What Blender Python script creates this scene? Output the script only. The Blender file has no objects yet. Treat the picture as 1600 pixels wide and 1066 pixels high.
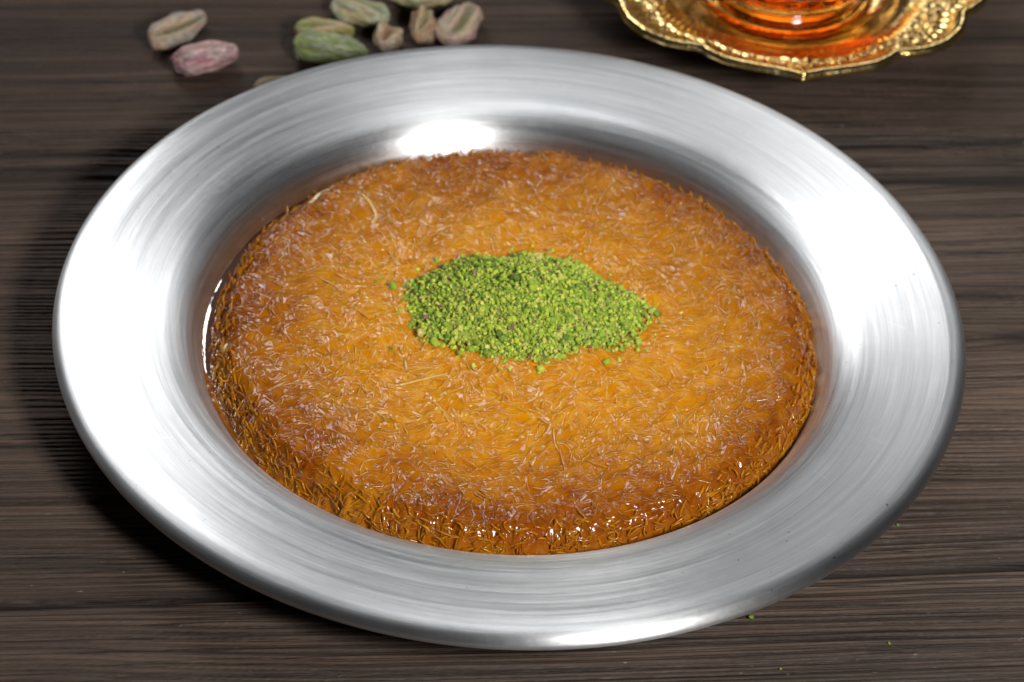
import bpy, math, random
import numpy as np
from mathutils import Vector, Matrix, noise as mnoise

random.seed(7); rng = np.random.default_rng(7)
S = bpy.context.scene
COL = S.collection
R_ = math.radians
H = 0.0205                      # height of the plate's rim above the table

# ------------------------------------------------------------------ camera
cam_d = bpy.data.cameras.new('camera'); cam = bpy.data.objects.new('camera', cam_d); COL.objects.link(cam)
cam_d.lens = 100; cam_d.sensor_width = 36; cam_d.sensor_fit = 'HORIZONTAL'
cam_d.clip_start = 0.01; cam_d.clip_end = 50
p = R_(41.1); roll = R_(3.51); D = 0.7732
tgt = Vector((0.00064, -0.01315, H))
cam.location = tgt + D*Vector((0, -math.cos(p), math.sin(p)))
fw = Vector((0, math.cos(p), -math.sin(p))); r_ = Vector((1, 0, 0)); u_ = r_.cross(fw)
r2 = r_*math.cos(roll) + u_*math.sin(roll); u2 = -r_*math.sin(roll) + u_*math.cos(roll)
M = Matrix((r2, u2, -fw)).transposed()
cam.rotation_euler = M.to_euler()
cam_d.dof.use_dof = True; cam_d.dof.focus_distance = 0.733; cam_d.dof.aperture_fstop = 17.0
S.camera = cam

# ------------------------------------------------------------------ world and lamps
w = bpy.data.worlds.new('World'); S.world = w; w.use_nodes = True
bg = w.node_tree.nodes['Background']; bg.inputs[0].default_value = (0.62, 0.64, 0.68, 1); bg.inputs[1].default_value = 0.045

def area(name, az, el, dist, size, power, color=(1, 1, 1), aim=(0, 0, H), size_y=None):
    ld = bpy.data.lights.new(name, 'AREA'); ld.energy = power; ld.color = color
    ld.shape = 'RECTANGLE'; ld.size = size; ld.size_y = size_y or size
    o = bpy.data.objects.new(name, ld); COL.objects.link(o)
    d = Vector((math.cos(R_(el))*math.cos(R_(az)), math.cos(R_(el))*math.sin(R_(az)), math.sin(R_(el))))
    o.location = Vector(aim) + dist*d
    o.rotation_euler = (-d).to_track_quat('-Z', 'Y').to_euler()
    return o







area('key_lamp', -60, 39, 0.75, 0.13, 6.4, (1.0, 0.98, 0.955))
area('back_left_softbox', 119, 41, 0.9, 0.27, 2.75, (0.99, 0.995, 1.0), size_y=0.42)
area('back_right_softbox', 74, 33, 0.9, 0.22, 0.65, (0.99, 0.995, 1.0))
area('overhead_softbox', 90, 66, 0.9, 0.24, 0.7, (0.97, 0.985, 1.0))

S.view_settings.view_transform = 'Standard'; S.view_settings.look = 'None'
S.view_settings.exposure = 0; S.view_settings.gamma = 1

# ------------------------------------------------------------------ helpers
def tag(o, label=None, cat=None, group=None, kind=None):
    if label: o['label'] = label
    if cat: o['category'] = cat
    if group: o['group'] = group
    if kind: o['kind'] = kind
    return o
def empty(name, loc=(0, 0, 0), rz=0):
    o = bpy.data.objects.new(name, None); COL.objects.link(o); o.location = loc; o.rotation_euler = (0, 0, rz)
    o.empty_display_size = 0.01
    return o
def mesh_np(name, V, F, smooth=True, cols=None, mat=None):
    """V (n,3), F (m,k) all same k or list of such arrays"""
    me = bpy.data.meshes.new(name)
    Fs = F if isinstance(F, list) else [F]
    V = np.asarray(V, dtype=np.float32)
    me.vertices.add(len(V)); me.vertices.foreach_set('co', V.ravel())
    li = np.concatenate([f.ravel() for f in Fs]).astype(np.int32)
    tot = np.concatenate([np.full(len(f), f.shape[1], dtype=np.int32) for f in Fs])
    st = np.concatenate([[0], np.cumsum(tot)[:-1]]).astype(np.int32)
    me.loops.add(len(li)); me.loops.foreach_set('vertex_index', li)
    me.polygons.add(len(tot)); me.polygons.foreach_set('loop_start', st); me.polygons.foreach_set('loop_total', tot)
    me.update(calc_edges=True)
    me.polygons.foreach_set('use_smooth', np.full(len(tot), smooth, dtype=bool))
    if cols is not None:
        a = me.color_attributes.new('tint', 'FLOAT_COLOR', 'POINT')
        c = np.ones((len(V), 4), dtype=np.float32); c[:, :cols.shape[1]] = cols
        a.data.foreach_set('color', c.ravel())
    if mat: me.materials.append(mat)
    return me
def obj(name, me, parent=None, loc=None):
    o = bpy.data.objects.new(name, me); COL.objects.link(o)
    if parent: o.parent = parent
    if loc is not None: o.location = loc
    return o
def grid_faces(nu, nv, wrap_u=False):
    """vertex index = i*nv + j"""
    I = np.arange(nu if wrap_u else nu-1); J = np.arange(nv-1)
    I, J = np.meshgrid(I, J, indexing='ij'); I2 = (I+1) % nu
    return np.stack([I*nv+J, I2*nv+J, I2*nv+J+1, I*nv+J+1], -1).reshape(-1, 4)
def lathe(prof, n=256):
    prof = np.array(prof); t = np.linspace(0, 2*np.pi, n, endpoint=False)
    V = np.stack([np.outer(np.cos(t), prof[:, 0]), np.outer(np.sin(t), prof[:, 0]), np.outer(np.ones(n), prof[:, 1])], -1).reshape(-1, 3)
    return V, grid_faces(n, len(prof), True)
def smooth_curve(pts, n):
    """Catmull-Rom resample of a 2-D polyline"""
    P = np.array(pts, float); P = np.vstack([2*P[0]-P[1], P, 2*P[-1]-P[-2]])
    out = []
    seg = len(P)-3
    for s in range(seg):
        p0, p1, p2, p3 = P[s:s+4]
        for t in np.linspace(0, 1, n, endpoint=False):
            out.append(.5*((2*p1)+(-p0+p2)*t+(2*p0-5*p1+4*p2-p3)*t*t+(-p0+3*p1-3*p2+p3)*t**3))
    out.append(P[-2]); return np.array(out)
class VN:
    """tileable value noise, 2-D"""
    def __init__(s, seed, n=256):
        s.t = np.random.default_rng(seed).random((n, n)); s.n = n
    def __call__(s, x, y):
        x = np.asarray(x, float); y = np.asarray(y, float)
        xi = np.floor(x).astype(int); yi = np.floor(y).astype(int); fx = x-xi; fy = y-yi
        fx = fx*fx*(3-2*fx); fy = fy*fy*(3-2*fy); n = s.n; T = s.t
        a = T[xi % n, yi % n]; b = T[(xi+1) % n, yi % n]; c = T[xi % n, (yi+1) % n]; d = T[(xi+1) % n, (yi+1) % n]
        return (a*(1-fx)+b*fx)*(1-fy)+(c*(1-fx)+d*fx)*fy
def fbm(vn, x, y, o=3):
    s = 0; a = .5; tot = 0
    for k in range(o):
        s = s+a*vn(x*2**k+17.3*k, y*2**k+5.1*k); tot += a; a *= .5
    return s/tot

class NT:
    def __init__(s, name):
        s.m = bpy.data.materials.new(name); s.m.use_nodes = True; s.t = s.m.node_tree; s.n = s.t.nodes
        s.b = s.n['Principled BSDF']; s.out = s.n['Material Output']
    def new(s, typ, **kw):
        nd = s.n.new(typ)
        for k, v in kw.items(): setattr(nd, k, v)
        return nd
    def link(s, a, b): s.t.links.new(a, b)
    def set(s, sock, v):
        if isinstance(v, bpy.types.NodeSocket): s.link(v, sock)
        elif isinstance(v, (tuple, list)) and len(v) == 3 and sock.type == 'RGBA': sock.default_value = (*v, 1)
        else: sock.default_value = v
    def math(s, op, a, b=0.0, c=None, clamp=False):
        nd = s.new('ShaderNodeMath', operation=op, use_clamp=clamp); s.set(nd.inputs[0], a); s.set(nd.inputs[1], b)
        if c is not None: s.set(nd.inputs[2], c)
        return nd.outputs[0]
    def noise(s, vec, scale, detail=3, rough=.5, dist=0.0):
        nd = s.new('ShaderNodeTexNoise'); s.set(nd.inputs['Vector'], vec); nd.inputs['Scale'].default_value = scale
        nd.inputs['Detail'].default_value = detail; nd.inputs['Roughness'].default_value = rough; nd.inputs['Distortion'].default_value = dist
        return nd.outputs['Fac']
    def map(s, v, a, b, c, d):
        nd = s.new('ShaderNodeMapRange'); s.set(nd.inputs[0], v)
        for i, x in enumerate((a, b, c, d)): s.set(nd.inputs[i+1], x)
        return nd.outputs[0]
    def mix(s, f, a, b, blend='MIX'):
        nd = s.new('ShaderNodeMix', data_type='RGBA', blend_type=blend); s.set(nd.inputs[0], f)
        s.set(nd.inputs[6], a); s.set(nd.inputs[7], b); return nd.outputs[2]
    def bump(s, h, strength, dist, normal=None):
        nd = s.new('ShaderNodeBump'); s.set(nd.inputs['Height'], h); nd.inputs['Strength'].default_value = strength
        nd.inputs['Distance'].default_value = dist
        if normal: s.link(normal, nd.inputs['Normal'])
        return nd.outputs[0]
    def objco(s): return s.new('ShaderNodeTexCoord').outputs['Object']
    def scaled(s, v, sc):
        nd = s.new('ShaderNodeVectorMath', operation='MULTIPLY'); s.set(nd.inputs[0], v); nd.inputs[1].default_value = sc; return nd.outputs[0]
    def attr(s, name='tint'): return s.new('ShaderNodeAttribute', attribute_name=name).outputs['Color']
    def attr_a(s, name='tint'): return s.new('ShaderNodeAttribute', attribute_name=name).outputs['Alpha']
    def P(s, **kw):
        for k, v in kw.items(): s.set(s.b.inputs[k.replace('_', ' ')], v)

# ------------------------------------------------------------------ materials
def mat_wood():
    n = NT('weathered_dark_wood'); co = n.objco()
    a = n.attr()
    fib = n.noise(n.scaled(co, (60, 2600, 300)), 1.0, 4, .65)
    fib2 = n.noise(n.scaled(co, (14, 700, 100)), 1.0, 3, .6)
    pore = n.noise(n.scaled(co, (500, 1500, 500)), 1.0, 2, .6)
    c = n.mix(n.map(fib, .3, .7, 0, 1), n.mix(.5, a, (0, 0, 0)), a)
    c = n.mix(n.map(fib2, .35, .75, 0, .55), c, n.mix(.30, a, (.19, .135, .105)))
    hair = n.map(n.noise(n.scaled(co, (7, 1150, 60)), 1.0, 2, .55, .15), .57, .66, 0, 1)
    c = n.mix(n.math('MULTIPLY', hair, .82), c, (.010, .007, .006))
    fleck = n.map(n.noise(n.scaled(co, (350, 900, 400)), 1.0, 2, .5), .72, .80, 0, .5)
    c = n.mix(fleck, c, (.26, .24, .22))
    n.P(Base_Color=c, Roughness=n.map(pore, .3, .7, .5, .75), Specular_IOR_Level=.22)
    nb = n.bump(hair, -.6, .0005); nb = n.bump(fib, .8, .0005, nb); nb = n.bump(pore, .25, .0002, nb)
    n.P(Normal=nb)
    return n.m
def mat_alu():
    n = NT('spun_aluminium'); co = n.objco()
    sx = n.new('ShaderNodeSeparateXYZ'); n.link(co, sx.inputs[0])
    x, y, z = sx.outputs
    r = n.math('SQRT', n.math('ADD', n.math('MULTIPLY', x, x), n.math('MULTIPLY', y, y)))
    def ring(freq, ang, zs=200.):
        cb = n.new('ShaderNodeCombineXYZ')
        n.link(n.math('MULTIPLY', n.math('DIVIDE', x, r), ang), cb.inputs[0]); n.link(n.math('MULTIPLY', n.math('DIVIDE', y, r), ang), cb.inputs[1])
        n.link(n.math('ADD', n.math('MULTIPLY', r, freq), n.math('MULTIPLY', z, freq)), cb.inputs[2]); return cb.outputs[0]
    fine = n.noise(ring(5200., 9.), 1.0, 3, .7)
    mid = n.noise(ring(900., 2.2), 1.0, 3, .6)
    wide = n.noise(ring(170., .9), 1.0, 2, .5)
    mott = n.noise(co, 700, 4, .6); mott2 = n.noise(co, 60, 4, .6)
    lines = n.map(n.noise(ring(420., 1.4), 1.0, 1, .4), .64, .76, 0, 1)
    speck = n.map(n.noise(co, 620, 2, .5), .745, .77, 0, 1)
    speckm = n.math('MULTIPLY', speck, n.map(n.noise(co, 30, 2, .5), .46, .56, 0, 1))
    # a few short scratches across the rim (object x, y in metres)
    scr = None
    for (ax, ay, bx, by) in [(.0963, -.043, .1003, -.0465), (.0815, -.0565, .0845, -.060), (.0745, -.0555, .0715, -.0525),
                             (-.0735, .0915, -.0690, .0835), (-.0995, .0500, -.1003, .0520), (.0400, -.0995, .0425, -.1020), (-.0860, -.0600, -.0885, -.0612), (.1040, .004, .1085, .001)]:
        dx, dy = bx-ax, by-ay; L = math.hypot(dx, dy); dx /= L; dy /= L
        px = n.math('SUBTRACT', x, ax); py = n.math('SUBTRACT', y, ay)
        t = n.math('ADD', n.math('MULTIPLY', px, dx), n.math('MULTIPLY', py, dy))
        e = n.math('ABSOLUTE', n.math('SUBTRACT', n.math('MULTIPLY', px, dy), n.math('MULTIPLY', py, dx)))
        over = n.math('MAXIMUM', n.math('SUBTRACT', t, L), n.math('MULTIPLY', t, -1.))
        dd = n.math('MAXIMUM', over, e)
        m_ = n.map(dd, .00008, .00022, 1, 0)
        scr = m_ if scr is None else n.math('MAXIMUM', scr, m_)
    base = n.mix(n.map(mid, .3, .7, 0, 1), (.68, .69, .70), (.88, .885, .89))
    base = n.mix(n.map(fine, .35, .65, .35, 0), base, (.50, .51, .52))
    base = n.mix(n.map(mott2, .45, .7, 0, .35), base, (.60, .615, .63))
    thin = n.map(n.noise(ring(2400., 1.1), 1.0, 2, .6), .60, .70, 0, 1)
    base = n.mix(n.math('MULTIPLY', thin, .42), base, (.42, .43, .44))
    base = n.mix(n.math('MULTIPLY', lines, .14), base, (.36, .37, .38))
    base = n.mix(n.math('MULTIPLY', speckm, .75), base, (.08, .075, .07))
    base = n.mix(n.math('MULTIPLY', scr, .5), base, (.9, .9, .9))
    rough = n.math('ADD', n.map(mid, .25, .75, .30, .38), n.map(mott, .3, .7, -.01, .02))
    rough = n.math('ADD', rough, n.map(wide, .3, .7, -.03, .05))
    n.P(Base_Color=base, Metallic=1.0, Roughness=rough, Anisotropic=.8, Anisotropic_Rotation=.25)
    tg = n.new('ShaderNodeTangent', direction_type='RADIAL', axis='Z'); n.link(tg.outputs[0], n.b.inputs['Tangent'])
    nb = n.bump(fine, .22, .00006); nb = n.bump(mid, .30, .00011, nb); nb = n.bump(mott, .06, .0001, nb)
    nb = n.bump(n.math('SUBTRACT', n.math('MULTIPLY', lines, -.1), n.math('MULTIPLY', scr, .1)), .5, .0001, nb)
    n.P(Normal=nb)
    return n.m
def mat_pastry(name, sss=.35):
    n = NT(name); co = n.objco(); a = n.attr()
    patch = n.noise(co, 240, 4, .6)
    c = n.mix(n.map(patch, .35, .7, 0, .7), a, n.mix(1.0, a, (.85, .62, .40), 'MULTIPLY'))
    fine = n.noise(co, 1900, 3, .6); med = n.noise(co, 800, 3, .6)
    n.P(Base_Color=c, Roughness=n.map(n.noise(co, 500, 3), .3, .7, .04, .16), IOR=1.5, Specular_IOR_Level=n.map(n.attr_a(),   .15, .9, .04, .56))
    n.b.inputs['Subsurface Weight'].default_value = sss
    n.b.inputs['Subsurface Radius'].default_value = (1.0, .42, .08); n.b.inputs['Subsurface Scale'].default_value = .0035
    nb = n.bump(med, .14, .0004); nb = n.bump(fine, .14, .0001, nb)
    n.P(Normal=nb)
    return n.m
def mat_attr(name, rough, bump_scale, bump, spec=.4, sss=0., speckle=None):
    n = NT(name); co = n.objco(); a = n.attr(); f = n.noise(co, bump_scale, 4, .65)
    c = n.mix(n.map(f, .3, .7, .25, 0), a, (0, 0, 0))
    if speckle: c = n.mix(n.map(n.noise(co, bump_scale*.35, 3, .6), .5, .68, 0, .6), c, speckle)
    n.P(Base_Color=c, Roughness=rough, Specular_IOR_Level=spec, Normal=n.bump(f, .6, bump))
    if sss:
        n.b.inputs['Subsurface Weight'].default_value = sss
        n.b.inputs['Subsurface Radius'].default_value = (.8, 1.0, .2); n.b.inputs['Subsurface Scale'].default_value = .0008
    return n.m
def mat_gold():
    n = NT('embossed_gold'); co = n.objco()
    f = n.noise(co, 900, 3, .6); g = n.noise(co, 160, 3, .5)
    vo = n.new('ShaderNodeTexVoronoi'); n.link(co, vo.inputs['Vector']); vo.inputs['Scale'].default_value = 420
    n.P(Base_Color=n.mix(n.map(g, .3, .7, 0, 1), (.76, .50, .16), (.92, .70, .34)), Metallic=1.0, Roughness=n.map(f, .3, .7, .12, .26))
    nb = n.bump(vo.outputs['Distance'], .3, .0005)
    nb = n.bump(f, .3, .0002, nb); n.P(Normal=nb)
    return n.m
def mat_glass(name, col, rough=.0, ior=1.45, trans=1.0):
    n = NT(name); n.P(Base_Color=col, Roughness=rough, IOR=ior); n.b.inputs['Transmission Weight'].default_value = trans
    return n.m
WOOD = mat_wood(); ALU = mat_alu(); PASTRY = mat_pastry('syrup_soaked_pastry'); GOLD = mat_gold()
CRUMB = mat_attr('chopped_pistachio', .55, 2500, .0003, .35, .25)
NUT = mat_attr('pistachio_skin', .62, 700, .0007, .3, 0, None)
def mat_syrup():
    n = NT('amber_syrup'); co = n.objco()
    n.P(Base_Color=(.42, .13, .02), Roughness=.03, IOR=1.47, Specular_IOR_Level=.7)
    n.b.inputs['Transmission Weight'].default_value = .75
    n.P(Normal=n.bump(n.noise(co, 90, 2), .25, .001))
    return n.m
SYRUP = mat_syrup()
AMBER = mat_glass('amber_glass', (.97, .64, .20)); TEA = mat_glass('red_filling', (.72, .20, .012), .05, 1.36)

# ------------------------------------------------------------------ table of planks
PA = R_(6.6)
table = empty('wooden_table', (0, -.0018, 0), PA)
tag(table, 'dark weathered table of brushed wooden planks under the metal plate', 'table')
def uniq(a): return np.unique(np.round(a, 6))
def plank(idx, v0a, v0b, v1a, v1b, fine, seed, tone, xs, cracks, knots, spacing):
    """v edges are given at u=-0.15 (a) and u=+0.15 (b)"""
    us = uniq(np.concatenate([np.linspace(-.75, -.2, 12), np.arange(-.2, .2001, .003), np.linspace(.2, .75, 12)]))
    # v parametrised 0..1 across the plank
    wdt = v1a-v0a
    nv = int(wdt/(.00021 if fine else .004))
    if fine is True: t = np.linspace(0, 1, nv)
    elif fine is False: t = np.linspace(0, 1, 30)
    else:
        lo, hi = fine
        t = uniq(np.concatenate([np.linspace(0, lo, 8), np.linspace(lo, hi, int((hi-lo)*wdt/.00021)), np.linspace(hi, 1, 8)]))
    U, T = np.meshgrid(us, t, indexing='ij')
    va = v0a+(v0b-v0a)*(U+.15)/.3; vb = v1a+(v1b-v1a)*(U+.15)/.3
    n1 = VN(seed); n2 = VN(seed+1); n3 = VN(seed+2)
    V = va+(vb-va)*T
    edge = np.minimum(V-va, vb-V)
    warp = .006*(fbm(n1, U*5+3, V*14, 3)-.5)*2 + .0016*(fbm(n2, U*22, V*60, 2)-.5)
    kn = np.zeros_like(U); kdark = np.zeros_like(U)
    for (ku, kv, kr, ks) in knots:
        d2 = ((U-ku)/ks)**2+((V-kv))**2
        g = np.exp(-d2/kr**2); kn += g
        warp += g*np.sign(V-kv)*kr*.55
        kdark += np.exp(-d2/(kr*.62)**2)
    q = (V+warp)
    # uneven growth bands: stretch the band coordinate with slow noise of q only
    ph = q/spacing + 3.6*n3(q*28, 0*q+3.3) + 1.7*n3(q*95, 0*q+9.1)
    fr = ph-np.floor(ph); bid = np.floor(ph).astype(int)
    amp = .18+.95*n1.t[bid % 256, 7]**1.5
    amp = amp*(.45+.9*fbm(n2, U*8+bid*3.7, bid*1.31, 2))
    tw = np.clip((V-(va+(vb-va)*(.62 if idx == 0 else 0)))/.02, 0, 1); cz_ = np.exp(-((V-a_l-.004)/.016)**2)
    amp = amp*(1-.72*tw*(idx == 0))+.75*cz_*(idx == 0)*n1.t[bid % 256, 71]
    groove = np.exp(-((fr-.82)/.10)**2)+.45*np.exp(-((fr-.42)/.08)**2)*n1.t[bid % 256, 19]
    soft = fr**1.6
    h = -groove*amp*.0013 - soft*.00012 + .0004*(fbm(n1, U*9, V*40, 3)-.5)
    fibre = (n2(U*90, V*2600)-.5); h += fibre*.00009
    dark = np.clip(groove*amp*1.9, 0, 1); dark = np.maximum(dark, np.exp(-(edge/.0011)**2))
    for (cu, cv, slope, wid, dep, ulo, uhi) in cracks:
        cvv = cv+slope*U+.0012*(fbm(n2, U*14, 0*U+cv*99, 2)-.5)
        m = np.clip((U-ulo)/.02, 0, 1)*np.clip((uhi-U)/.02, 0, 1)
        g = np.exp(-((V-cvv)/wid)**2)*m; h -= g*dep; dark = np.maximum(dark, g)
    h -= .0030*np.exp(-edge/.00055)*1.0
    h -= .0004*np.exp(-edge/.004)
    big = fbm(n3, U*4, V*18, 3)
    tone = np.array(tone)
    left = np.clip((-U-.02+V*.5)/.22, -.3, .75)[..., None]      # colour gets browner and darker towards the left and far side
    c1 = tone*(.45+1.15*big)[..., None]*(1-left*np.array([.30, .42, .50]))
    hue = fbm(n1, U*3+9, V*30, 2)[..., None]
    c1 = c1*(1-hue*.35)+hue*.35*c1.mean(-1, keepdims=True)*np.array([1.25, .98, .78])
    band = (.55+.65*n1.t[bid % 256, 33])*(.62+.75*fbm(n3, U*2.5+60, V*70, 2))
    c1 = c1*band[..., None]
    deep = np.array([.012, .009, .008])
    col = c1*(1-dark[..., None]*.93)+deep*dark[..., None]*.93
    kd = np.clip(kdark*1.4, 0, 1)[..., None]*.9
    col = col*(1-kd)+deep*1.5*kd
    col = np.clip(col, .006, .6)
    Z = h
    nu, nt = U.shape
    top = np.stack([U, V, Z], -1).reshape(-1, 3)
    cc = col.reshape(-1, 3)
    # sides and bottom
    ring = []
    ring += [i*nt for i in range(nu)] + [(nu-1)*nt+j for j in range(1, nt)] + [i*nt+nt-1 for i in range(nu-2, -1, -1)] + [j for j in range(nt-2, 0, -1)]
    ring = np.array(ring); low = top[ring].copy(); low[:, 2] = -.024
    b0 = len(top); k = np.arange(len(ring)); k2 = (k+1) % len(ring)
    side = np.stack([ring[k], b0+k, b0+k2, ring[k2]], -1)
    corners = [0, nu-1, nu-1+nt-1, 2*nu-2+nt-1]
    bot = np.array([[b0+c for c in corners[::-1]]])
    Vv = np.vstack([top, low]); cc = np.vstack([cc, np.tile(tone*.5, (len(low), 1))])
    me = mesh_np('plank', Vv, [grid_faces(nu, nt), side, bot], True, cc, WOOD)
    return obj('plank', me, table)
c, s = math.cos(PA), math.sin(PA)
def tov(x, y): return (x*c+y*s, -x*s+y*c)      # world -> table u, v
A0 = tov(-.1576, .0844); A1 = tov(.156, .1151); B0 = tov(-.1249, -.1009); B1 = tov(.1388, -.0642)
def at(P, Q, u): return P[1]+(Q[1]-P[1])*(u-P[0])/(Q[0]-P[0])
a_l, a_r = at(A0, A1, -.15), at(A0, A1, .15); b_l, b_r = at(B0, B1, -.15), at(B0, B1, .15)
gap = .0006
G1 = (.094, .061, .044); G2 = (.084, .053, .036)
kn1 = tov(.150, .111); kn2 = tov(.148, .028); kn3 = tov(.10, -.098)
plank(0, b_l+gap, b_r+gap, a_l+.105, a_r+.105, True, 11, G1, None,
      [(0, at(B0, B1, 0)+.010, .10*0+((B1[1]-B0[1])/(B1[0]-B0[0])), .0006, .0022, .04, .5),
       (0, tov(-.13, -.065)[1], .0, .0005, .0015, -.5, -.05),
       (0, tov(-.15, .078)[1], .0, .0016, .0018, -.5, -.02), (0, tov(-.15, .086)[1], .01, .0022, .0020, -.5, .5), (0, tov(-.15, .073)[1], .0, .0018, .0020, -.5, .0), (0, tov(.15, .104)[1], -.01, .0022, .0016, .02, .5), (0, tov(.15, .118)[1], .01, .0009, .0014, -.1, .5), (0, tov(.15, .085)[1], .0, .0010, .0014, .0, .5)],
      [(kn1[0], kn1[1]-.010, .005, 7.), (kn2[0], kn2[1], .0045, 4.), (tov(.135, .045)[0], tov(.135, .045)[1], .0022, 7.)], .0018)
plank(1, a_l+.1062, a_r+.1062, a_l+.30, a_r+.30, False, 23, G2, None, [], [], .0040)
plank(2, b_l-.185, b_r-.185, b_l-gap, b_r-gap, (.45, 1), 37, G1, None,
      [(0, tov(0, -.112)[1], .0, .0004, .0012, -.5, .5)], [(kn3[0], kn3[1], .0012, 5.)], .0018)
plank(3, b_l-.37, b_r-.37, b_l-.1862, b_r-.1862, False, 43, G1, None, [], [], .0040)

# ------------------------------------------------------------------ aluminium plate
prof = [(.0001, -.0165), (.05, -.0165), (.074, -.0164), (.0800, -.0158), (.0836, -.0140), (.0854, -.0116), (.0864, -.0096), (.0877, -.0074), (.0897, -.0050),
        (.0930, -.0026), (.0970, -.0010), (.1050, .0004), (.1130, .0015), (.1180, .0020), (.1213, .0019), (.1236, .0012), (.1249, -.0002), (.1251, -.0014), (.1244, -.0024), (.1232, -.0024),
        (.1224, -.0016), (.1214, -.0006), (.1195, .0001), (.1140, -.0001), (.1050, -.0012), (.0960, -.0028), (.0912, -.0056), (.0892, -.0085), (.0880, -.0120), (.0862, -.0158), (.0820, -.0185), (.076, -.0195), (.05, -.0197), (.0001, -.0197)]
pc = smooth_curve(prof, 7)
pc[:, 0] = np.maximum(pc[:, 0], .0001)
V, F = lathe(pc, 512)
rr = np.hypot(V[:, 0], V[:, 1]); th = np.arctan2(V[:, 1], V[:, 0])
rn = VN(77)
on = np.clip((rr-.091)/.004, 0, 1)*np.clip((.123-rr)/.003, 0, 1)
V[:, 2] += on*(.00008*(rn(rr*900, 1.4*np.cos(th)+40)-.5)+.00010*(rn(rr*260, np.sin(th)*2+90)-.5)+.00025*np.sin(2*th+.6)*on)
plate_me = mesh_np('plate', V, F, True, None, ALU)
plate = obj('round_metal_plate', plate_me, None, (0, 0, H))
tag(plate, 'round spun aluminium plate with wide brushed rim holding the orange pastry', 'plate')

# ------------------------------------------------------------------ syrup in the well
sp = [(.0001, 0), (.04, 0), (.08, 0), (.0838, .00005), (.0852, .0003), (.0858, .0009)]
V, F = lathe(sp, 200); sn = VN(5)
V[:, 2] += .0002*(sn(V[:, 0]*150+50, V[:, 1]*150+50)-.5)
sy = obj('syrup', mesh_np('syrup', V, F, True, None, SYRUP), None, (0, 0, H-.0122))
tag(sy, 'dark amber sugar syrup pooled round the pastry in the plate', 'syrup')

# ------------------------------------------------------------------ shredded pastry
KR = .0849; KC = (.0013, -.0020); KTOP = H-.0034; KBOT = H-.0150
kun = empty('shredded_pastry', (KC[0], KC[1], KBOT))
tag(kun, 'golden brown shredded pastry disc soaked in syrup on the aluminium plate', 'dessert')
TH = KTOP-KBOT
cell = .00024; half = KR+.0016; N = int(2*half/cell)+1
ax_ = np.linspace(-half, half, N); X, Y = np.meshgrid(ax_, ax_, indexing='ij')
k1, k2n, k3 = VN(101), VN(102), VN(103)
Rr = np.hypot(X, Y); Th = np.arctan2(Y, X)
def edge_r(th):
    return KR - .0004 + .0022*(k1(np.cos(th)*9+30, np.sin(th)*9+30)-.5)*2*.5 + .0017*(k2n(np.cos(th)*38+60, np.sin(th)*38+60)-.5)
Ed = edge_r(Th)
def dome(r, ed):
    q = np.clip((ed-r)/.0100, 0, 1)
    return 1-(1-q)**2.7
base = TH*dome(Rr, Ed)
base = base + (.0024*(fbm(k1, X*60+40, Y*60+40, 3)-.5)+.0011*(fbm(k2n, X*260+90, Y*260+90, 2)-.5))*np.clip((Ed-Rr)/.003, 0, 1)
toast0 = np.clip((Rr/KR-.45)/.50, 0, 1)**1.15
toast0 = np.clip(toast0*.92+(fbm(k3, X*45+20, Y*45+20, 3)-.44)*1.1*(.25+.75*toast0)+(fbm(k2n, X*330+9, Y*330+9, 2)-.5)*.45, 0, 1)*(1-.25*np.clip((Rr/KR-.94)/.05, 0, 1))
ST = np.zeros((N, N)); TI = np.zeros((N, N))
# strands pressed into the surface: height and tint rasterised from thousands of curved threads
def threads(n, lmin, lmax, seed, curl=1.0):
    g = np.random.default_rng(seed)
    rr = half*np.sqrt(g.random(n)); t0 = g.random(n)*2*np.pi
    cx, cy = rr*np.cos(t0), rr*np.sin(t0)
    # loosely combed direction field with lots of scatter
    fld = 2*np.pi*fbm(k1, cx*22+70, cy*22+70, 2)*1.6
    ang = fld+g.normal(0, .75, n)
    L = lmin+(lmax-lmin)*g.random(n)**1.8
    cur = g.normal(0, 1, n)*75*curl; cur2 = g.normal(0, 1, n)*5000*curl
    return cx, cy, ang, L, cur, cur2, g
def path(cx, cy, ang, L, cur, cur2, s):
    """s (k,) in -0.5..0.5 ; returns positions (n,k)"""
    sl = s[None, :]*L[:, None]
    th = ang[:, None]+cur[:, None]*sl+cur2[:, None]*sl*sl
    ds = np.diff(sl, axis=1, prepend=sl[:, :1])
    x = np.cumsum(np.cos(th)*ds, 1); y = np.cumsum(np.sin(th)*ds, 1)
    m = len(s)//2
    return cx[:, None]+x-x[:, m:m+1], cy[:, None]+y-y[:, m:m+1]
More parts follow.
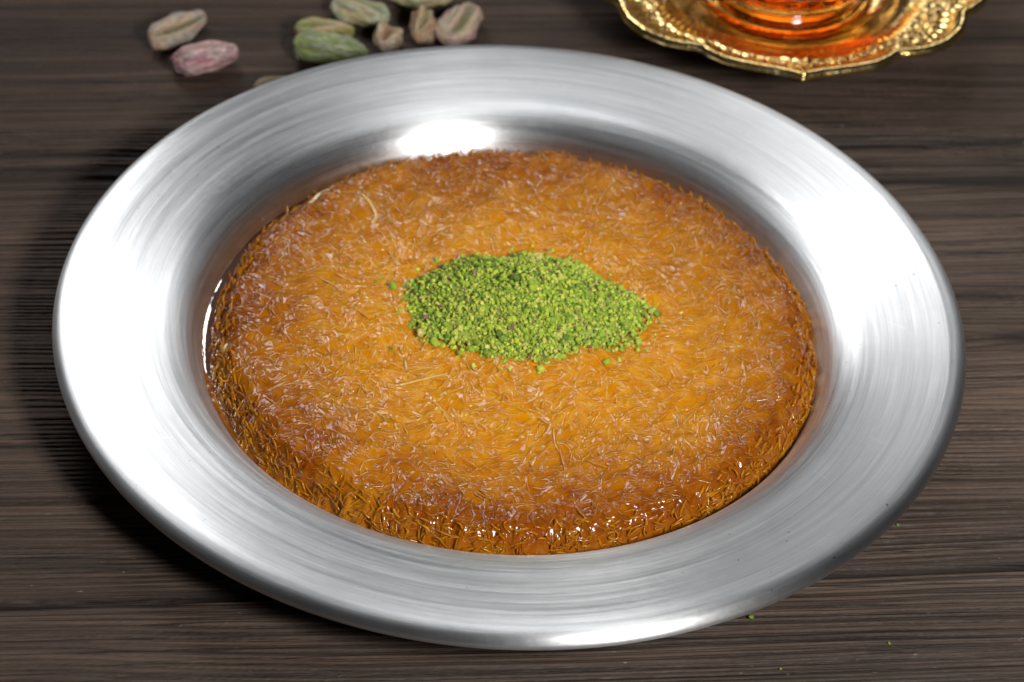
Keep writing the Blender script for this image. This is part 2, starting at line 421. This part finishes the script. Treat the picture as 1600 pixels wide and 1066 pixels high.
def stamp(n, lmin, lmax, wid, hgt, seed, curl=1.0, bundle=0):
    cx, cy, ang, L, cur, cur2, g = threads(n, lmin, lmax, seed, curl)
    if bundle:          # small sheaves of strands lying side by side
        k0 = (np.arange(n)//bundle)*bundle; m0 = np.arange(n)-k0
        cx, cy, ang, cur, cur2 = cx[k0]-np.sin(ang[k0])*(m0-1.5)*.0007, cy[k0]+np.cos(ang[k0])*(m0-1.5)*.0007, ang[k0]+g.normal(0, .12, n), cur[k0], cur2[k0]
    w = wid*(.6+.8*g.random(n)); hh = hgt*(.4+.8*g.random(n)); tint = g.random(n)
    k = max(8, int(lmax/.00021)); s = np.linspace(-.5, .5, k)
    B = 500
    for b in range(0, n, B):
        sl = slice(b, b+B)
        x, y = path(cx[sl], cy[sl], ang[sl], L[sl], cur[sl], cur2[sl], s)
        ww = np.broadcast_to(w[sl, None], x.shape).ravel(); hv = (hh[sl, None]*(1-(2*np.abs(s))[None]**4)).ravel()
        tt = np.broadcast_to(tint[sl, None], x.shape).ravel(); x = x.ravel(); y = y.ravel()
        ix = np.round((x+half)/cell).astype(int); iy = np.round((y+half)/cell).astype(int)
        R0 = 2
        for dx in range(-R0, R0+1):
            for dy in range(-R0, R0+1):
                jx = ix+dx; jy = iy+dy
                d2 = (jx*cell-half-x)**2+(jy*cell-half-y)**2
                val = hv*np.sqrt(np.clip(1-d2/(ww*ww), 0, 1))
                ok = (jx >= 0) & (jx < N) & (jy >= 0) & (jy < N) & (val > 0)
                f = jx[ok]*N+jy[ok]; v = val[ok]
                np.maximum.at(ST.ravel(), f, v)
                hit = ST.ravel()[f] == v
                TI.ravel()[f[hit]] = tt[ok][hit]
ST = np.ascontiguousarray(ST); TI = np.ascontiguousarray(TI)
stamp(9500, .002, .006, .00050, .00042, 1, 1.8)
stamp(2600, .003, .011, .00048, .00058, 2, .9)
stamp(2600, .004, .012, .00038, .00060, 3, .5, 4)
Hh = base+ST
# a light smoothing: syrup rounds everything
for _ in range(1):
    Hh[1:-1, 1:-1] = .5*Hh[1:-1, 1:-1]+.125*(Hh[2:, 1:-1]+Hh[:-2, 1:-1]+Hh[1:-1, 2:]+Hh[1:-1, :-2])
GOLDEN = np.array([.57, .225, .002]); PALE = np.array([.70, .36, .035]); BROWN = np.array([.25, .066, .003]); BURNT = np.array([.15, .036, .004])
def pastry_col(toast, tint):
    toast = np.clip(toast, 0, 1)[..., None]; tint = tint[..., None]
    c = GOLDEN*(1-tint**2)+PALE*tint**2
    c = c*(1-toast)+BROWN*toast
    bt = np.clip((toast-.75)/.25, 0, 1)*(tint < .35)
    return c*(1-bt)+BURNT*bt
COLR = pastry_col(toast0+(TI-.5)*.25, TI)
mask = Rr < Ed+.0008
idm = -np.ones((N, N), int); idm[mask] = np.arange(mask.sum())
q = np.stack([idm[:-1, :-1], idm[1:, :-1], idm[1:, 1:], idm[:-1, 1:]], -1).reshape(-1, 4); q = q[(q >= 0).all(1)]
Vk = np.stack([X[mask], Y[mask], np.maximum(Hh[mask], 0)], -1)
obj('pastry_base', mesh_np('pastry_base', Vk, q, True, np.hstack([COLR[mask], (np.clip(ST[mask]/.0006, 0, 1)*(1-.6*np.clip((Rr[mask]/KR-.93)/.05, 0, 1)))[:, None]]), PASTRY), kun)

def surf_h(x, y):
    ix = np.clip(np.round((x+half)/cell).astype(int), 0, N-1); iy = np.clip(np.round((y+half)/cell).astype(int), 0, N-1)
    return Hh[ix, iy], toast0[ix, iy], base[ix, iy]
def tubes(Pts, wid, flat, cols, sides=5):
    """Pts (n,k,3) centre lines -> one mesh (V,F,C)"""
    n, k, _ = Pts.shape
    T = np.gradient(Pts, axis=1); T /= np.linalg.norm(T, axis=2, keepdims=True)+1e-12
    up = np.zeros_like(T); up[..., 2] = 1
    Sd = np.cross(T, up); ln = np.linalg.norm(Sd, axis=2, keepdims=True)
    Sd = np.where(ln > 1e-3, Sd/(ln+1e-9), np.array([1., 0, 0])); Nn = np.cross(Sd, T)
    a = np.linspace(0, 2*np.pi, sides, endpoint=False)
    tp = np.ones(k); tp[0] = tp[-1] = .25; tp[1] = tp[-2] = .8
    W = wid[:, None, None, None]*tp[None, :, None, None]; Fl = flat[:, None, None, None]
    V = Pts[:, :, None, :]+W*np.cos(a)[None, None, :, None]*Sd[:, :, None, :]+W*Fl*np.sin(a)[None, None, :, None]*Nn[:, :, None, :]
    V = V.reshape(-1, 3)
    i, j, m = np.meshgrid(np.arange(n), np.arange(k-1), np.arange(sides), indexing='ij')
    b = (i*k+j)*sides; m2 = (m+1) % sides
    Fq = np.stack([b+m, b+m2, b+sides+m2, b+sides+m], -1).reshape(-1, 4)
    C = np.repeat(cols, k*sides, axis=0)
    return V, Fq, C
def top_threads(n, lmin, lmax, w0, w1, lift, seed, k, rim_bias=False):
    cx, cy, ang, L, cur, cur2, g = threads(n, lmin, lmax, seed, 1.0)
    if rim_bias:
        rr = KR*(1-.14*g.random(n)**1.6); t0 = g.random(n)*2*np.pi; cx, cy = rr*np.cos(t0), rr*np.sin(t0)
        ang = g.random(n)*2*np.pi
    x, y = path(cx, cy, ang, L, cur, cur2, np.linspace(-.5, .5, k))
    r = np.hypot(x, y); lim = edge_r(np.arctan2(y, x))+.0006
    f = np.minimum(1, lim/r); x = x*f; y = y*f
    h, to, bs = surf_h(x, y)
    w = w0+(w1-w0)*g.random(n)
    s = np.linspace(-1, 1, k)
    z = .5*h+.5*bs.mean(1, keepdims=True)*1.0 + .5*ST.mean()*0 + lift*(g.random(n)[:, None]*(.6-(s**2)[None])) + .0001
    z = np.where(h < TH*.7, h+.0002, np.maximum(z, h-.0001))
    tint = g.random(n)
    cols = pastry_col(to.mean(1)+(tint-.5)*.3-.1, tint)
    return np.stack([x, y, z], -1), w, .45+.4*g.random(n), cols
# the 300 longest, most visible strands are parts of their own
P3, w3, f3, c3 = top_threads(300, .004, .011, .00028, .00048, .0001, 31, 14)
P3[0] = None
def single(i, P, w, f, col):
    ctr = P.mean(0); V, F, C = tubes((P-ctr)[None], np.array([w]), np.array([f]), col[None], 6)
    o = obj('strand', mesh_np('strand', V, F, True, C, PASTRY), kun, tuple(ctr)); return o
def hand(pts, w, col, flat=.5):
    """world x,y points on the pastry top"""
    pc_ = smooth_curve(pts, 5); x = pc_[:, 0]-KC[0]; y = pc_[:, 1]-KC[1]
    h, _, _ = surf_h(x, y); z = np.convolve(np.pad(h, 2, 'edge'), np.ones(5)/5, 'valid')+.0001
    single(0, np.stack([x, y, z], -1), w, flat, np.array(col))
PALEC = (.72, .42, .12)
hand([(-.0605, .0460), (-.0580, .0505), (-.0550, .0540), (-.0532, .0555)], .0009, (.78, .62, .36))
hand([(-.0455, .0500), (-.0425, .0460), (-.0405, .0410), (-.0415, .0375)], .0006, PALEC)
hand([(-.0800, -.0235), (-.0775, -.0195), (-.0768, -.0155)], .0008, (.84, .58, .25))
hand([(-.0300, -.0310), (-.0220, -.0270), (-.0160, -.0240)], .0004, PALEC)
for i in range(1, 291): single(i, P3[i], w3[i], f3[i], c3[i])
Pa, wa, fa, ca = top_threads(250, .003, .007, .00024, .00040, .0001, 32, 8)
Pb, wb, fb, cb = top_threads(900, .0025, .0060, .00026, .00045, .0002, 33, 6, True)
# side fringe: short pieces poking from the wall of the disc
g = np.random.default_rng(55); nf = 1900; t = g.random(nf)*2*np.pi
er = edge_r(t); zc = TH*(g.random(nf)**.8)*.98
rc = er-.0014-.0055*np.clip((zc/TH-.35)/.65, 0, 1)**2.2
C0 = np.stack([rc*np.cos(t), rc*np.sin(t), zc], -1)
er_ = np.stack([np.cos(t), np.sin(t), 0*t], -1); et = np.stack([-np.sin(t), np.cos(t), 0*t], -1); ez = np.array([0, 0, 1.])
d = et*g.normal(0, 1, (nf, 1))+ez*g.normal(0, .8, (nf, 1))+er_*g.normal(0, .15, (nf, 1)); d /= np.linalg.norm(d, axis=1, keepdims=True)
bend = et*g.normal(0, 1, (nf, 1))+ez*g.normal(0, .6, (nf, 1)); Lf = .0018+.0034*g.random(nf)
s6 = np.linspace(-.5, .5, 6)
Pc = C0[:, None]+d[:, None]*(s6[None, :, None]*Lf[:, None, None])+bend[:, None]*((s6**2)[None, :, None]*.003)
Pc[..., 2] = np.clip(Pc[..., 2], .0002, TH+.0006)
rr_ = np.hypot(Pc[..., 0], Pc[..., 1]); lim = KR+.0016; Pc[..., :2] *= np.minimum(1, lim/rr_)[..., None]
tn = g.random(nf); cc_ = pastry_col(.40+.40*g.random(nf), tn*.8)
Vs, Fs, Cs, off = [], [], [], 0
for PP, ww, ff, cc0 in ((Pa, wa, fa, ca), (Pb, wb, fb, cb), (Pc, .00022+.00026*g.random(nf), .5+.4*g.random(nf), cc_)):
    v, f, c_ = tubes(PP, ww, ff, cc0, 5); Vs.append(v); Fs.append(f+off); Cs.append(c_); off += len(v)
st = obj('pastry_strands', mesh_np('pastry_strands', np.vstack(Vs), np.vstack(Fs), True, np.hstack([np.vstack(Cs), np.full((off, 1), .5)]), PASTRY), kun)
tag(st, kind='stuff')

# ------------------------------------------------------------------ chopped pistachio
import bmesh
def ico(sub):
    bm = bmesh.new(); bmesh.ops.create_icosphere(bm, subdivisions=sub, radius=1); bm.verts.ensure_lookup_table()
    V = np.array([v.co[:] for v in bm.verts]); F = np.array([[v.index for v in f.verts] for f in bm.faces]); bm.free(); return V, F
IV, IF = ico(2)
def crumb_shape(seed):
    g = np.random.default_rng(seed); V = IV*1.0
    d = np.zeros(len(V))
    for _ in range(7):
        a = g.normal(size=3); a /= np.linalg.norm(a); d += .14*np.maximum(0, V@a-.25)*g.choice([-1.2, 1.6]) 
    o = g.random(3)*50
    n = np.array([mnoise.noise(Vector(v*1.7+o)) for v in V]); n2 = np.array([mnoise.noise(Vector(v*4+o)) for v in V])
    V = V*(1+d+.42*n+.26*n2)[:, None]
    V *= np.array([1, .7+.4*g.random(), .65+.35*g.random()])
    return V
SH = [crumb_shape(900+i) for i in range(14)]
GREENS = [((.43, .50, .055), 8), ((.34, .44, .045), 9), ((.25, .38, .035), 8), ((.50, .52, .10), 5), ((.16, .26, .030), 4), ((.10, .19, .025), 2), ((.52, .47, .14), 2), ((.20, .13, .07), 1), ((.25, .12, .12), .5)]
gc = np.array([c for c, _ in GREENS])*1.36; gw = np.array([w for _, w in GREENS], float); gw /= gw.sum()
mound = empty('chopped_pistachio_heap', (.0030, .0042, KTOP))
tag(mound, 'heap of finely chopped bright green pistachio in the centre of the pastry', 'chopped pistachio')
g = np.random.default_rng(12)
def mound_out(a):      # outline radius as a function of angle
    rx, ry = .0335, .0222
    return 1/np.sqrt((np.cos(a)/rx)**2+(np.sin(a)/ry)**2)*(1+.03*np.cos(4*a+.2)+.04*np.sin(5*a+2.2)+.04*np.sin(9*a))
def mound_h(x, y):
    a = np.arctan2(y, x); q = np.hypot(x, y)/mound_out(a)
    return .0112*np.clip(1-q**1.7, 0, 1)*(1+.12*np.sin(x*260+1)*np.cos(y*300))
# core
nn = 60; a = np.linspace(0, 2*np.pi, 96, endpoint=False); q = np.linspace(0.001, .93, 30)
A_, Q_ = np.meshgrid(a, q, indexing='ij'); rx = mound_out(A_)*Q_; cx, cy = rx*np.cos(A_), rx*np.sin(A_)
cz = mound_h(cx, cy)-.0003; cv = np.stack([cx, cy, cz], -1).reshape(-1, 3)
core = obj('crumb_core', mesh_np('crumb_core', cv, grid_faces(96, 30, True), True, np.tile([[.34, .44, .06]], (len(cv), 1)), CRUMB), mound); tag(core, kind='stuff')
def place_crumbs(n):
    a = g.random(n)*2*np.pi; q = g.random(n)**.5*1.02
    sc = g.random(n) < .025; q = np.where(sc, 1+.30*g.random(n)**1.4, q)
    r = mound_out(a)*q; x, y = r*np.cos(a), r*np.sin(a)
    size = .00020+.00042*g.random(n)**2.0+np.where(g.random(n) < .045, .00036, 0)
    z = np.where(q < 1, mound_h(x, y)+g.normal(0, .00055, n)+.0001, size*.5)
    return x, y, z, size
x, y, z, size = place_crumbs(11000)
order = np.argsort(-size)
def rotm(g):
    q_ = g.normal(size=4); q_ /= np.linalg.norm(q_); from mathutils import Quaternion
    return np.array(Quaternion(q_).to_matrix()), Quaternion(q_)
CM = [[None]*len(gc) for _ in SH]
def crumb_mesh(si, ci):
    if CM[si][ci] is None:
        v = SH[si]; nz = np.array([mnoise.noise(Vector(p_*2.2+Vector((ci, si, 0)))) if False else mnoise.noise(Vector((p_[0]*2.2+ci, p_[1]*2.2+si, p_[2]*2.2))) for p_ in v])
        cc = gc[ci][None]*(1+.45*nz[:, None]); cc[:, 0] += np.clip(nz, 0, 1)*.06
        CM[si][ci] = mesh_np('crumb', v, IF, True, np.clip(cc, .005, 1), CRUMB)
    return CM[si][ci]
def put_crumb(x_, y_, z_, sz, parent, si=None, ci=None):
    si = g.integers(len(SH)) if si is None else si; ci = g.choice(len(gc), p=gw) if ci is None else ci
    o = obj('crumb' if parent else 'pistachio_crumb', crumb_mesh(si, ci), parent, (x_, y_, z_))
    _, qq = rotm(g); o.rotation_mode = 'QUATERNION'; o.rotation_quaternion = qq; o.scale = (sz, sz, sz)
    return o
for i in order[:300]: put_crumb(x[i], y[i], z[i]+size[i]*.2, size[i]*1.15, mound)
# the rest joined (coarser shapes)
LV, LF = ico(1)
LS = []
for i in range(14):
    o3 = g.random(3)*50; nz = np.array([mnoise.noise(Vector(v*1.8+o3)) for v in LV]); nz2 = g.normal(0, .20, len(LV))
    LS.append(LV*(1+.55*nz+nz2)[:, None]*np.array([1, .75+.3*g.random(), .75+.3*g.random()]))
Vs, Fs, Cs, off = [], [], [], 0
for i in order[300:]:
    Rm, _ = rotm(g); v = LS[g.integers(14)]@Rm.T*size[i]*1.12+np.array([x[i], y[i], z[i]])
    col = gc[g.choice(len(gc), p=gw)]*(.8+.4*g.random()); Vs.append(v); Fs.append(LF+off); off += len(v)
    Cs.append(np.tile(col, (len(v), 1)))
o = obj('crumbs', mesh_np('crumbs', np.vstack(Vs), np.vstack(Fs), False, np.clip(np.vstack(Cs), 0, 1), CRUMB), mound); tag(o, kind='stuff')
# stray crumbs lying apart from the heap
stray = [((.0400, .0060), .0013, 4, 'dark green pistachio crumb lying alone right of the green heap'),
         ((-.0335, .0095), .0011, 2, 'green pistachio crumb lying alone at the left tip of the green heap'),
         ((-.0220, .0225), .0010, 2, 'small green pistachio crumb on the pastry behind the left end of the heap'),
         ((-.0200, -.0125), .0013, 1, 'round yellowish green crumb in front of the left part of the heap'),
         ((.0090, -.0220), .0011, 0, 'pale green crumb lying farthest in front of the heap'),
         ((.0005, -.0225), .0007, 3, 'tiny pale crumb in front of the heap left of the paler green one'),
         ((.0265, -.0165), .0010, 2, 'green pistachio crumb in front of the right part of the heap')]
for (sx_, sy_), sz, ci, lb in stray:
    h_, _, _ = surf_h(np.array(sx_-KC[0]), np.array(sy_-KC[1]))
    o = put_crumb(sx_, sy_, KBOT+float(h_)+sz*.45, sz, None, None, ci); tag(o, lb, 'nut crumb', 'stray pistachio crumbs round the heap')
for (sx_, sy_), sz, ci, lb in [((.1058, -.0545), .0005, 5, 'green speck of pistachio on the table right of the plate, nearest its rim'),
         ((.0905, -.0700), .0004, 5, 'green speck of pistachio on the crack right in front of the plate'),
         ((.0660, -.0915), .0008, 5, 'dark green speck of pistachio on the table in front of the lower right rim'),
         ((.1010, -.0975), .0004, 4, 'green speck of pistachio near the lower right corner'),
         ((.0730, -.1085), .0004, 4, 'green speck of pistachio at the bottom edge of the view')]:
    o = put_crumb(sx_, sy_, sz*.4, sz, None, None, ci); tag(o, lb, 'nut crumb', 'pistachio specks on the table')

# ------------------------------------------------------------------ pistachio kernels
TAN = np.array([.42, .31, .20]); PINK = np.array([.44, .25, .24]); PURP = np.array([.22, .06, .11]); GRN = np.array([.14, .19, .06]); LGR = np.array([.24, .30, .08]); GRAY = np.array([.34, .33, .27]); RUST = np.array([.34, .17, .08])
def kernel(loc, rz, L, W, Hn, seed, pal, cleft, label, tilt=(0, 0), cleft_side=0., taper=.25, bend=0.):
    L, W, Hn = L*1.07, W*1.08, Hn*1.05; g = np.random.default_rng(seed); nu, nv = 72, 56
    u = np.linspace(0, np.pi, nv); a = np.linspace(0, 2*np.pi, nu, endpoint=False); A, Uu = np.meshgrid(a, u, indexing='ij')
    cxx = -np.cos(Uu); rad = np.sin(Uu)**.72
    rad = rad*(1-taper*cxx)
    nx = np.stack([cxx*1.1, rad*np.cos(A), rad*np.sin(A)], -1).reshape(-1, 3)
    o = g.random(3)*40
    nz = np.array([mnoise.noise(Vector((p_[0]*1.3, p_[1]*1.6, p_[2]*1.6))+Vector(o)) for p_ in nx]).reshape(nu, nv)
    nz2 = np.array([mnoise.noise(Vector((p_[0]*2., p_[1]*6, p_[2]*6))+Vector(o)*2) for p_ in nx]).reshape(nu, nv)
    nz3 = np.array([mnoise.noise(Vector((p_[0]*5, p_[1]*9, p_[2]*9))+Vector(o)*3) for p_ in nx]).reshape(nu, nv)
    rad = rad*(1+.26*nz+.10*nz2+.04*nz3)
    # facets give the angular look of a dried kernel
    for _ in range(5):
        fa = g.random()*2*np.pi; rad = rad*(1-.24*np.maximum(0, np.cos(A-fa)-.72)/.28*.8)
    # opening with curled lips along the top
    dA = np.angle(np.exp(1j*(A-np.pi/2-cleft_side-.25*np.sin(2*cxx+seed))))
    along = np.clip(np.sin(Uu)*1.35-.25, 0, 1)
    slit = np.exp(-(dA/(.42*cleft+.08))**2)*along
    lip = np.exp(-((np.abs(dA)-(.42*cleft+.08)*1.75)/.22)**2)*along
    rad = rad*(1-slit*.75*min(1, cleft*1.6)+lip*.13*min(1, cleft*2))
    X_ = cxx*L/2; Y_ = rad*np.cos(A)*W/2; Z_ = rad*np.sin(A)*Hn/2
    Y_ = Y_+bend*(cxx**2-.4)*L*.5
    V = np.stack([X_, Y_, Z_], -1).reshape(-1, 3)
    p1 = np.clip(.5+2.4*nz, 0, 1)[..., None]; p2 = np.clip(.5+3.0*nz2, 0, 1)[..., None]; p3 = np.clip(.5+2.2*nz3, 0, 1)[..., None]
    c = pal[0]*(1-p1)+pal[1]*p1; c = c*(1-.55*p2)+pal[2]*.55*p2; c = c*(.8+.4*p3)
    sl = np.clip(slit*1.2, 0, 1)[..., None]*min(1, cleft*2); c = c*(1-sl*.75)+pal[3]*sl*.75
    lp = lip[..., None]*.5*min(1, cleft*2); c = c*(1-lp)+np.array([.58, .46, .30])*lp
    me = mesh_np('kernel', V, grid_faces(nu, nv, True), True, np.clip(c.reshape(-1, 3), .01, 1), NUT)
    ob = obj('pistachio_kernel', me)
    ob.rotation_euler = (R_(tilt[0]), R_(tilt[1]), R_(rz)); ob.location = (loc[0], loc[1], 0)
    bpy.context.view_layer.update() if False else None
    mw = Matrix.Rotation(R_(rz), 3, 'Z') @ Matrix.Rotation(R_(tilt[1]), 3, 'Y') @ Matrix.Rotation(R_(tilt[0]), 3, 'X')
    zmin = (V@np.array(mw).T)[:, 2].min(); ob.location = (loc[0], loc[1]-.0018, -zmin-.0004)
    tag(ob, label, 'pistachio', 'shelled pistachio kernels on the table'); return ob
kernel((-.1115, .1487), 50, .0225, .0088, .0082, 1, [TAN, GRAY, PINK*.9, GRN*.8], .45, 'greenish tan pistachio kernel at the far left, behind the purple one', (25, 4), .25)
kernel((-.1010, .1330), 24, .0205, .0115, .0110, 2, [PINK*1.1, np.array([.48, .38, .35]), PURP*1.2, GRN], .12, 'pinkish purple pistachio kernel lying left of the cluster, nearest the plate', (0, 0), 0, .15)
kernel((-.0650, .1500), 6, .0180, .0088, .0095, 3, [TAN, LGR, RUST, GRN], .5, 'tan and green pistachio kernel leaning behind the bright green one', (20, 0), -.1)
kernel((-.0622, .1408), -6, .0225, .0105, .0110, 4, [LGR, GRN, GRAY, GRN*.7], .15, 'bright green pistachio kernel touching the plate rim at the cluster left', (-40, 0), .1, .3)
kernel((-.0545, .1640), -22, .0190, .0115, .0090, 5, [TAN, GRAY, LGR, GRN], .75, 'open tan pistachio kernel with greenish hollow, upper left of the cluster', (-12, 0), 0, .1)
kernel((-.0360, .1740), 3, .0210, .0150, .0110, 6, [TAN, GRAY, LGR, RUST*.6], .8, 'wide hollow pistachio kernel at the top edge, cut by the frame', (-8, 0), .1, .0)
kernel((-.0452, .1488), 84, .0125, .0092, .0090, 7, [TAN, GRAY, RUST, RUST*.75], .85, 'small cup shaped pistachio kernel with rusty hollow touching the rim', (8, 12), 0, -.1)
kernel((-.0338, .1545), 78, .0150, .0082, .0100, 8, [TAN, RUST, TAN, GRN], .4, 'narrow upright tan kernel pinched at its top, right of the cup shaped one', (0, 10), 0, -.35)
kernel((-.0225, .1600), 62, .0200, .0108, .0100, 9, [TAN, PINK, GRAY, GRN], .45, 'rightmost pistachio kernel of the cluster, tan with a green groove', (10, 0), .25, .1)
kernel((-.0745, .1228), 14, .0190, .0105, .0075, 10, [TAN*.8, RUST*.8, GRAY*.8, RUST*.5], .3, 'brown pistachio kernel mostly hidden behind the rim of the plate', (0, 0), 0)

# ------------------------------------------------------------------ gold saucer
sau = empty('gold_saucer', (.0808, .1787, 0), R_(3)); sau.scale = (1.05, 1, 1)
tag(sau, 'ornate gold saucer with scalloped embossed edge behind the metal plate', 'saucer')
def sc_out(a):
    d = np.degrees(np.abs(np.angle(np.exp(1j*(a+np.pi/2)*4))))/4      # 0 at tips, 45 midway between
    xs = [0, 1.2, 6, 14, 21, 26, 29, 32, 38, 45]
    ys = [.0668, .0660, .0644, .0636, .0632, .0618, .0602, .0616, .0638, .0646]
    dense = np.linspace(0, 45, 181); yy = np.interp(dense, xs, ys); ker = np.ones(7)/7
    yy = np.convolve(np.pad(yy, 3, 'edge'), ker, 'valid'); return np.interp(d, dense, yy)
NA, t = 720, None
a = np.linspace(0, 2*np.pi, NA, endpoint=False); out = sc_out(a)
# profile rows: (fraction of outline, absolute radius weight, z)
pr_ = [(.0, .0130), (.20, .0130), (.40, .0130), (.50, .0132), (.56, .0142), (.60, .0156), (.64, .0164), (.68, .0166), (.74, .0174), (.80, .0190), (.86, .0208), (.90, .0218), (.93, .0236), (.955, .0248), (.975, .0252), (.99, .0247), (1.0, .0238), (1.0, .0228), (.985, .0224), (.96, .0222), (.90, .0202), (.80, .0160), (.68, .0138), (.58, .0122), (.46, .0112), (.40, .0098), (.40, .0050), (.44, .0014), (.46, .0000), (.43, .0000), (.38, .0040), (.36, .0095), (.20, .0105), (.0, .0105)]
cv = smooth_curve(pr_, 7)
fr = np.clip(cv[:, 0], .0005, 1.02)
circ = .0612
wgt = np.clip((fr-.55)/.35, 0, 1)
Rg = fr[None]*(circ*(1-wgt)[None]+out[:, None]*wgt[None])
Zg = np.tile(cv[:, 1], (NA, 1)); topside = np.arange(len(cv)) < 16*7
Ag = np.tile(a[:, None], (1, len(cv)))
band1 = np.exp(-((fr-.885)/.022)**2)[None]; band2 = np.exp(-((fr-.80)/.04)**2)[None]; band3 = np.exp(-((fr-.70)/.03)**2)[None]
Zg += topside[None]*(band1*.0006*np.maximum(0, np.sin(Ag*110))**1.0 + band2*.0011*np.sin(Ag*44+30*fr[None])*np.sin(fr[None]*170) + band3*.0006*np.abs(np.sin(Ag*60)))
Zg += topside[None]*(fr < .5)[None]*.00018*np.sin(Rg*2*np.pi/.0035)*(fr > .1)[None]
d8 = np.degrees(np.abs(np.angle(np.exp(1j*(Ag+np.pi/2)*4))))/4
Zg += topside[None]*np.exp(-(d8/7)**2)*band2*.0018*np.abs(np.sin(Rg*1400))
Vg = np.stack([Rg*np.cos(Ag), Rg*np.sin(Ag), Zg], -1).reshape(-1, 3)
obj('saucer_dish', mesh_np('saucer_dish', Vg, grid_faces(NA, len(cv), True), True, None, GOLD), sau)
bead_v, bead_f = ico(2)
bm_me = mesh_np('rim_bead', bead_v*.0011, bead_f, True, None, GOLD)
for kk in range(4):
    an = -math.pi/2+kk*math.pi/2; rb = .0655
    obj('rim_bead', bm_me, sau, (rb*math.cos(an), rb*math.sin(an), .0250))
sm = mesh_np('relief_bead', bead_v*.0007, bead_f, True, None, GOLD)
for kk in range(4):
    for (dd, rb) in [(2.2, .0615), (-2.2, .0615), (4.2, .0585), (-4.2, .0585), (0, .0590), (6.5, .0560), (-6.5, .0560), (2.0, .0560), (-2.0, .0560), (9, .0540), (-9, .0540), (0, .0630), (12, .0555), (-12, .0555)]:
        an = -math.pi/2+kk*math.pi/2+R_(dd)
        zz = np.interp(rb/.0625, cv[:16*7, 0], cv[:16*7, 1])
        obj('relief_bead', sm, sau, (rb*math.cos(an), rb*math.sin(an), zz+.0004))

# ------------------------------------------------------------------ amber glass bowl on the saucer
tg_ = empty('glass_bowl', (.0815, .1787, .0133), 0)
tag(tg_, 'small amber red glass bowl standing on the gold saucer at the top edge', 'bowl')
gp = [(.0001, .0012), (.016, .0010), (.0240, .0), (.0272, .0006), (.0284, .0026), (.0276, .0046), (.0262, .0060), (.0270, .0078), (.0300, .0110), (.0335, .0160), (.0355, .0220), (.0362, .0250),
      (.0350, .0250), (.0340, .0215), (.0318, .0160), (.0280, .0115), (.0230, .0084), (.0120, .0070), (.0001, .0068)]
cvb = smooth_curve(gp, 6); V, F = lathe(cvb, 192)
a_ = np.arctan2(V[:, 1], V[:, 0]); r0 = np.hypot(V[:, 0], V[:, 1]); k_ = 1+.012*np.cos(a_*28)*np.clip((V[:, 2]-.006)/.004, 0, 1); V[:, 0] *= k_; V[:, 1] *= k_
obj('bowl_body', mesh_np('bowl_body', V, F, True, None, AMBER), tg_)
tp_ = [(.0001, .0070), (.0120, .0072), (.0230, .0086), (.0280, .0117), (.0318, .0162), (.0322, .0170), (.0001, .0170)]
V, F = lathe(smooth_curve(tp_, 5), 128); obj('red_filling', mesh_np('red_filling', V, F, True, None, TEA), tg_)
